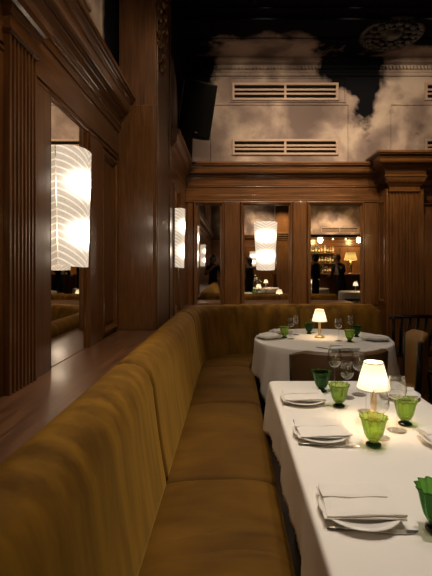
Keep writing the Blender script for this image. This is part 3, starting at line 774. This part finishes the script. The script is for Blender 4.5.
WG = [(wa, (397, 431), 'tall clear wine glass standing right of the near lamp'),
      (wb, (380, 438), 'clear wine glass directly behind the bright green front tumbler'),
      (wa, (334.5, 391), 'wine glass at the left of the cluster behind the near lamp'),
      (wb, (347, 398), 'shorter wine glass in the middle of the cluster behind the near lamp'),
      (wa, (359, 395), 'wine glass at the right of the cluster, just left of the near lamp shade'),
      (wb, (366, 412), 'low wine glass hidden partly behind the near lamp stem'),
      (wa, (291, 339), 'wine glass left of its pair at the left of the round table'),
      (wa, (296, 335), 'wine glass right of its pair at the left of the round table'),
      (wa, (313, 333), 'wine glass behind the round table lamp'),
      (wa, (338.5, 341), 'wine glass at the front right of the round table'),
      (wa, (350.5, 336), 'wine glass at the back right of the round table')]
seen = set()
for pr_, p, lb in WG:
    o = pr_ if pr_.name not in seen else dup(pr_); seen.add(pr_.name)
    x, y = at(*p, ZT); o.location = (x, y, ZT+.002); o['label'] = lb
    s = .87 if p[1] < 345 else 1; o.scale = (s, s, s)
# table lamps
def lamp():
    t = thing('table_lamp', 'x', 'lamp', (0, 0, 0), group='small brass table lamps with pleated shades')
    q = MB(); q.lathe([(.004, 0), (.045, 0), (.046, .004), (.044, .010), (.030, .014), (.013, .020), (.004, .021)], n=40); q.obj('base', 'brass', t, smooth=True)
    q = MB(); q.lathe([(.004, .020), (.0125, .022), (.0125, .150), (.014, .152), (.014, .160), (.005, .162)], n=24); q.obj('stem', 'brass', t, smooth='auto')
    q = MB(); n = 96
    def rg(r, z, k): return [(r*(1+k*cos(24*2*pi*i/n))*cos(2*pi*i/n), r*(1+k*cos(24*2*pi*i/n))*sin(2*pi*i/n), z) for i in range(n)]
    rs = [rg(.066+(.038-.066)*v, .145+.108*v, .022) for v in [i/8 for i in range(9)]]
    q.rings(rs, caps=False); o = q.obj('lamp_shade', 'lamp_shade', t, smooth=True)
    md = o.modifiers.new('t', 'SOLIDIFY'); md.thickness = .0015
    for ra, za, rb_, zb_ in ((.0675, .143, .0675, .149), (.0392, .249, .0385, .2545)):
        q = MB(); q.rings([rg(ra, za, .01), rg(rb_, zb_, .01)], caps=False); o = q.obj('shade_trim', 'linen', t, smooth=True); md = o.modifiers.new('t', 'SOLIDIFY'); md.thickness = .0015
    q = MB(); q.ball((0, 0, .185), .012, 10); q.obj('bulb', 'bulb', t, smooth=True)
    return t
l0 = lamp(); x, y = at(373.5, 424, ZT); l0.location = (x, y, ZT+.002); l0['label'] = 'lit brass lamp with white pleated shade on the near table'
point(x, y, ZT+.215, 1.6, .02)
x, y = at(319.5, 337.5, ZT); dup(l0, (x, y, ZT+.002), .3, 'lit brass lamp with white pleated shade on the round table'); point(x, y, ZT+.215, 1.4, .02)

# ------------------------------------------------------------------ chairs
def tub_chair(label, loc, rz, mat, topz=.845, ang=66, K=1.0):
    t = thing('tub_chair', label, 'chair', loc, rz)
    # front is +Y; back shell wraps round -Y
    q = MB(); rs = []; N = 36
    for k in range(N+1):
        a = R(-90)+R(-ang+2*ang*k/N); s_ = abs(k/N-.5)*2
        zt = topz-.03*max(0, s_-.75)/.25; zb = .40
        ro, ri = .31, .265
        pf = [(ro-.03, zb), (ro-.015, zb+.15), (ro, zt-.10), (ro+.004, zt-.012), (ro-.008, zt), (ri+.012, zt), (ri, zt-.012), (ri-.006, zt-.12), (ri-.02, zb+.15), (ri-.03, zb)]
        rs.append([(K*r*cos(a), K*r*.92*sin(a)+.04, z) for r, z in pf])
    q.rings(rs); q.obj('backrest', mat, t, smooth='auto')
    for sg in (-1, 1):
        a = R(-90)+R(sg*(ang+1.5)); r0 = .288*K
        q = MB(); q.tube([(r0*.85*cos(a), r0*.80*sin(a)+.045, .30), (r0*.92*cos(a), r0*.86*sin(a)+.045, .45), (r0*cos(a), r0*.92*sin(a)+.045, .6), ((r0+.012)*cos(a), (r0+.01)*.92*sin(a)+.045, topz-.04)], [.020, .022, .022, .018], 10)
        q.obj('side_frame', 'black_wood', t, smooth=True)
    q = MB(); rs = []
    for (z, k) in ((.37, .97), (.375, 1), (.44, 1), (.465, .985), (.475, .93), (.478, .5), (.478, .05)):
        rs.append([(.255*k*cos(b_)*(1 if abs(cos(b_)) < .8 else 1), .255*k*sin(b_)*(1.0 if sin(b_) < 0 else 1.05)+.03, z) for b_ in [2*pi*i/40 for i in range(40)]])
    q.rings(rs); q.obj('seat', mat, t, smooth=True)
    for sx in (-1, 1):
        for sy in (-1, 1):
            q = MB(); q.tube([(sx*.17, sy*.17+.03, .37), (sx*.22, sy*.22+.03, 0)], [.020, .012], 10); q.obj('leg', 'black_wood', t, smooth='auto')
    return t
tub_chair('dark brown leather tub chair with its back to us between the two tables', (.69, 2.76, 0), R(8), 'leather_brown', .875, 70, 1.12)
tub_chair('tan leather tub chair side-on at the right of the round table', (1.25, 3.17, 0), R(80), 'leather_tan', .90, 48, .92)
def slat_chair(label, loc, rz):
    t = thing('slat_back_chair', label, 'chair', loc, rz, 'black slat back chairs by the pilaster')
    q = MB(); q.box(-.22, .22, -.21, .22, .43, .46); q.obj('seat', 'black_wood', t, bevel=.01)
    q = MB(); q.tube([(-.26, -.27, .86), (-.13, -.29, .875), (.13, -.29, .875), (.26, -.27, .86)], [.016, .02, .02, .016], 10); q.obj('crest_rail', 'black_wood', t, smooth=True)
    for i in range(6):
        x = -.20+i*.08; q = MB(); q.tube([(x*.9, -.19, .455), (x*1.1, -.285, .865)], .016, 8); q.obj('slat', 'black_wood', t, smooth=True)
    for sx in (-1, 1):
        for sy in (-1, 1): q = MB(); q.tube([(sx*.18, sy*.17, .43), (sx*.22, sy*.21, 0)], [.018, .012], 10); q.obj('leg', 'black_wood', t, smooth=True)
    return t
c0 = slat_chair('black slat back chair beside the banquette end, in front of the wooden pilaster', (1.89, 4.62, 0), R(2))
dup(c0, (1.98, 3.72, 0), R(100), 'black slat back chair side-on at the right edge, in shadow')

# ------------------------------------------------------------------ downlight fixtures
q = MB(); q.lathe([(.055, 0), (.055, -.006), (.040, -.008), (.036, -.002), (.004, -.002)], n=24)
d0 = q.obj('downlight_fixture', 'beam_navy', smooth='auto'); tag(d0, 'small recessed ceiling downlight', 'downlight', 'recessed ceiling downlights')
for i, dd in enumerate(DOWN):  # the added fill spots get a fixture as well
    o = d0 if i == 0 else dup(d0); o.location = (dd[0], dd[1], ZC-.0005)

# ------------------------------------------------------------------ things behind the viewer, seen in the mirrors
def person(label, loc, rz, J, top, hair, hair_len=.12, extra=None, face_z=None):
    """J: dict of joints in metres; the body grows as one skin surface"""
    me = bpy.data.meshes.new('p'); names = list(J['v']); vs = [J['v'][k][0] for k in names]; rad = [J['v'][k][1] for k in names]
    es = [(names.index(a), names.index(b2)) for a, b2 in J['e']]
    roots = [names.index(r) for r in J['roots']]
    me.from_pydata(vs, es, []); o = bpy.data.objects.new('p', me); COL.objects.link(o)
    md = o.modifiers.new('skin', 'SKIN'); md.use_smooth_shade = True
    for i, sv in enumerate(me.skin_vertices[0].data):
        r = rad[i]; sv.radius = (r if isinstance(r, tuple) else (r, r)); sv.use_root = i in roots
    sd = o.modifiers.new('sub', 'SUBSURF'); sd.levels = 2; sd.render_levels = 2
    dg = bpy.context.evaluated_depsgraph_get(); m2 = bpy.data.meshes.new_from_object(o.evaluated_get(dg)); bpy.data.objects.remove(o)
    bm = bmesh.new(); bm.from_mesh(m2)
    hd = Vector(J['v']['head'][0])
    def ell(c, r, sc):
        g = bmesh.ops.create_uvsphere(bm, u_segments=20, v_segments=14, radius=r)
        for v in g['verts']: v.co = Vector((v.co.x*sc[0], v.co.y*sc[1], v.co.z*sc[2]))+c
    ell(hd, .1, (.78, .95, 1.18)); ell(hd+Vector((0, .098, -.015)), .015, (.8, 1.2, 1.5))
    for s in (-1, 1): ell(hd+Vector((s*.078, 0, -.01)), .02, (.4, .8, 1.3))
    bm.to_mesh(m2); bm.free()
    m2.materials.clear()
    for a in ('skin', top[0], top[1]): m2.materials.append(M[a])
    for p in m2.polygons:
        p.use_smooth = True; p.material_index = top[2](Vector(p.center))
    body = bpy.data.objects.new('person', m2); COL.objects.link(body); body.location = loc; body.rotation_euler = (0, 0, rz)
    tag(body, label, 'person')
    q = MB(); q.ball((hd.x, hd.y-.018, hd.z+.018), .108, 18, (.84, .98, 1.14))
    if hair_len > .15: q.ball((hd.x, hd.y-.06, hd.z-hair_len*.5), .1, 14, (.85, .55, hair_len*7))
    # open the face
    q.f = [f for f in q.f if not (sum(q.v[i][1] for i in f)/len(f) > hd.y+.035 and sum(q.v[i][2] for i in f)/len(f) < hd.z+.075)]
    q.obj('hair', hair, body, smooth=True)
    for s in (-1, 1): q = MB(); q.ball((hd.x+s*.03, hd.y+.086, hd.z+.012), .009, 8); q.obj('eye', 'slot_black', body, smooth=True)
    q = MB(); q.ball((hd.x, hd.y+.088, hd.z-.052), .018, 8, (1.2, .4, .35)); q.obj('mouth', 'leather_tan', body, smooth=True)
    return body
def joints(H=1.70, lh=None, rh=None, le=None, re=None, lean=0, slim=1.0):
    k = H/1.75
    v = {}; 
    def P(n, x, y, z, r): v[n] = ((x*k, (y+lean*max(0, z-.95))*k, z*k), r if isinstance(r, tuple) else r)
    s = slim
    P('pelvis', 0, 0, .95, (.155*s, .12*s)); P('waist', 0, 0, 1.10, (.13*s, .10*s)); P('chest', 0, 0, 1.30, (.155*s, .115*s)); P('upchest', 0, 0, 1.41, (.12*s, .09*s)); P('neck', 0, .005, 1.50, .055); P('head', 0, .03, 1.63, .06)
    e = [('pelvis', 'waist'), ('waist', 'chest'), ('chest', 'upchest'), ('upchest', 'neck'), ('neck', 'head')]
    for n, sg, el, ha in (('l', -1, le, lh), ('r', 1, re, rh)):
        P('sh'+n, sg*.17*s, 0, 1.42, .065); el = el or (sg*.22, -.02, 1.14); ha = ha or (sg*.21, .10, .92)
        P('el'+n, *el, .043); P('wr'+n, *ha, .028)
        e += [('upchest', 'sh'+n), ('sh'+n, 'el'+n), ('el'+n, 'wr'+n)]
        d = (Vector(ha)-Vector(el)).normalized(); sd = d.cross(Vector((0, 1, .3))).normalized()
        pm = Vector(ha)+d*.06; P('pa'+n, *pm, .030); e.append(('wr'+n, 'pa'+n))
        up = d.cross(sd)
        for fi in range(4):
            b0 = pm+sd*(fi-1.5)*.019; L = (.062, .075, .07, .055)[fi]
            m1 = b0+d*L*.55+up*.006; m3 = b0+d*L+up*.022
            P('f%d%sa' % (fi, n), *b0, .0095); P('f%d%sb' % (fi, n), *m1, .009); P('f%d%sc' % (fi, n), *m3, .007)
            e += [('f%d%sa' % (fi, n), 'f%d%sb' % (fi, n)), ('f%d%sb' % (fi, n), 'f%d%sc' % (fi, n))]
        tb = Vector(ha)+d*.03-sd*.022; t1 = tb-sd*.03+d*.03
        P('t%sa' % n, *tb, .011); P('t%sb' % n, *t1, .010); P('t%sc' % n, *(t1+d*.03), .008); e += [('t%sa' % n, 't%sb' % n), ('t%sb' % n, 't%sc' % n)]
        P('hip'+n, sg*.09*s, 0, .88, .095*s); P('kn'+n, sg*.10, .015, .50, .058); P('an'+n, sg*.10, -.01, .10, .04); P('hl'+n, sg*.10, .0, .045, .042); P('to'+n, sg*.12, .17, .03, .033)
        e += [('pelvis', 'hip'+n), ('hip'+n, 'kn'+n), ('kn'+n, 'an'+n), ('an'+n, 'hl'+n), ('hl'+n, 'to'+n)]
    roots = ['pelvis']+['f%d%sa' % (f, n) for f in range(4) for n in 'lr']+['t%sa' % n for n in 'lr']
    return dict(v=v, e=e, roots=roots)
def dress(elz, neckz=1.47, sleeve=True, bib=False):
    def f(c):
        if c.z > neckz: return 0
        if abs(c.x) > .19 and not sleeve: return 0
        if bib and abs(c.x) < .06 and c.y > .05 and c.z > 1.1: return 2
        return 1
    return f
person('person in black with long dark hair, at the left of the middle mirror', (.47, -.62, 0), R(70), joints(1.62, slim=.9), ('black_cloth', 'black_cloth', lambda c: 0 if c.z > 1.36 or (abs(c.x) > .24 and c.z < 1.05) else 1), 'hair_dark', .30)
person('waiter in black standing at the left edge of the right mirror', (2.19, -.10, 0), R(120), joints(1.72, slim=.85, rh=(.10, .30, 1.12), re=(.24, .05, 1.14)), ('black_cloth', 'black_cloth', lambda c: 0 if c.z > 1.47 or (c.y > .16 and c.z > .9) else 1), 'hair_dark', .1)
person('person in black jacket and white shirt leaning over a table, in the right mirror', (3.08, -.90, 0), R(60), joints(1.72, lean=.25, rh=(.30, .30, 1.50), re=(.30, .12, 1.25), lh=(-.12, .35, 1.15), le=(-.25, .1, 1.15)), ('black_cloth', 'white_cloth', lambda c: 0 if c.z > 1.47 or (c.y > .32 and c.z < 1.4 and c.z > .9 and abs(c.x) > .08) else (2 if abs(c.x) < .05 and c.y > .09 and c.z > 1.15 else 1)), 'hair_light', .1)
person('person with an arm raised holding a phone, in the narrow corner mirror', (-.52, -.62, 0), R(-15), joints(1.68, rh=(.12, .30, 1.50), re=(.26, .12, 1.25), lh=(-.05, .32, 1.45), le=(-.25, .12, 1.22), slim=.85), ('black_cloth', 'olive_cloth', lambda c: 0 if c.z > 1.46 and abs(c.x) < .1 and c.y < .2 else (2 if c.y > .10 and c.z > 1.2 and abs(c.x) > .1 else (0 if c.y > .25 else 1))), 'hair_dark', .28)

# rear tables with cloth, lamps and flowers
def rear_table(cx, cy, r, words):
    table('round table %s' % words, cx, cy, True, r-.01, r-.01)
    ro = [(r*cos(2*pi*i/90), r*sin(2*pi*i/90), cos(2*pi*i/90), sin(2*pi*i/90), .35, .02) for i in range(90)]
    cloth('white cloth on the round table %s' % words, cx, cy, ro, .35, 9, .012, int(cx*10), .02)
for i, (cx, cy, r, words) in enumerate(((.95, -1.6, .45, 'behind the viewer, seen in the middle mirror'), (2.35, -1.3, .45, 'seen in the right mirror beside the waiter'), (3.25, .15, .5, 'seen at the bottom right of the right mirror'))):
    rear_table(cx, cy, r, words); dup(l0, (cx+(.05, -.05, -.12)[i], cy+.1, ZT+.002), 0, 'lit small lamp on the table %s' % words)
    point(cx+(.05, -.05, -.12)[i], cy+.1, ZT+.215, 2.5, .02)
def bouquet(label, loc, n=26, s=.16, seed=1):
    t = thing('flower_vase', label, 'flowers', loc); random.seed(seed)
    q = MB(); q.lathe([(.004, 0), (.04, 0), (.05, .05), (.03, .12), (.035, .14), (.028, .14), (.004, .02)], n=20); q.obj('vase', 'clear_glass', t, smooth=True)
    lf, fl = MB(), MB()
    for i in range(n):
        a = random.uniform(0, 2*pi); r = s*random.uniform(.2, 1); z = .18+random.uniform(0, .2)*(1.3-r/s)
        p = (r*cos(a), r*sin(a), z); lf.tube([(0, 0, .10), (p[0]*.5, p[1]*.5, z*.75), p], .003, 5)
        if i % 2: fl.ball(p, random.uniform(.02, .032), 8, (1, 1, .7))
        else: lf.ball(p, .035, 6, (1, .5, .3))
    lf.obj('leaves', 'green_leaf', t); fl.obj('petals', 'flower_white', t, smooth=True)
bouquet('vase of white flowers and greenery on the rear table, in the middle mirror', (.72, -1.45, ZT+.002))
bouquet('tall vase of blossom on the bar, in the right mirror', (3.4, -5.1, 1.10), 40, .3, 5)
# bar
q = MB(); q.box(1.6, XR-.1, -5.4, -4.9, 0, 1.05); q.box(1.55, XR-.05, -5.45, -4.85, 1.05, 1.10)
tag(q.obj('bar_counter', 'wood_gold', bevel=.008), 'long wooden bar counter across the rear of the room', 'bar')
t = thing('bottle_shelving', 'golden lit wooden shelving for bottles on the rear wall', 'shelves', (4.25, YB+.02, 0))
q = MB(); q.box(-1.3, 1.9, .0, .04, .9, 2.2); q.obj('back_panel', 'wood_gold', t)
for z in (1.08, 1.50, 1.92): q = MB(); q.box(-1.0, .12, .04, .30, z, z+.03); q.obj('shelf', 'wood_gold', t)
q = MB(); q.wv(Bw(0), .9, 2.18, [(.35, .04), (.35, .12), (.40, .14), (.60, .14), (.65, .12), (.65, .04)]); q.obj('pilaster', 'wood_gold', t)
bp = []
for mt in ('bottle_amber', 'bottle_green', 'bottle_clear'):
    t = thing('bottle', 'spirit bottle on the back bar shelves', 'bottle', (0, -6.8, 1.5), group='bottles on the back bar shelves')
    q = MB(); q.lathe([(.004, 0), (.036, 0), (.038, .01), (.038, .15), (.03, .18), (.014, .20), (.013, .27), (.015, .275), (.004, .28)], n=14); q.obj('glass', mt, t, smooth=True)
    q = MB(); q.lathe([(.0385, .05), (.0388, .05), (.0388, .12), (.0385, .12)], n=14, cap=False); q.obj('paper_label', 'label_paper', t, smooth=True); bp.append(t)
random.seed(11); k = 0
for z in (1.11, 1.53, 1.95):
    x = 3.32
    while x < 4.32:
        src = bp[k] if k < 3 else dup(bp[random.randrange(3)])
        src.location = (x, -6.8+random.uniform(-.03, .03), z+.001); s = random.uniform(1.0, 1.25); src.scale = (s, s, s); x += random.uniform(.10, .14); k += 1
# bar canopy lights
t = thing('bar_canopy', 'dark canopy above the bar hung with small spotlights', 'canopy', (4.3, -5.4, 2.5))
q = MB(); q.box(-1.6, 1.9, -.3, .3, 0, .10); q.obj('canopy_board', 'black_wood', t, bevel=.01)
for i in range(7): q = MB(); q.ball((-1.4+i*.5, .1, -.06), .03, 10); q.obj('spotlight', 'bulb', t, smooth=True)
point(3.6, -6.2, 2.45, 45, .1, (1, .62, .26)); point(5.2, -6.2, 2.45, 45, .1, (1, .62, .26))
# yellow shaded lamp on the bar
t = thing('bar_lamp', 'large lamp with glowing yellow shade on the bar, in the right mirror', 'lamp', (4.5, -5.0, 1.10))
q = MB(); q.lathe([(.004, 0), (.09, 0), (.09, .02), (.03, .05), (.05, .15), (.06, .28), (.03, .42), (.02, .52), (.004, .53)], n=24); q.obj('base', 'brass', t, smooth=True)
q = MB(); q.lathe([(.25, .52), (.245, .525), (.17, .82), (.165, .82)], n=40, cap=False); o = q.obj('lamp_shade', 'lamp_shade_yellow', t, smooth=True)
point(4.5, -5.0, 1.75, 30, .05, (1, .62, .26))
# golden wood pillar in the room behind
q = MB(); q.box(1.55, 1.95, -4.0, -3.6, 0, 2.3)
W = Bw(-3.6); flute(W, 1.57, 1.93, .3, 2.3, .02, 6, q)
for z, e in ((2.3, .03), (2.36, .05), (2.44, .08), (2.50, .10)): q.box(1.55-e, 1.95+e, -4.0-e, -3.6+e, z, z+.06)
q.box(1.5, 2.0, -4.05, -3.55, 2.56, ZC)
struct(q.obj('trim_pillar', 'wood_gold', bevel=.004))
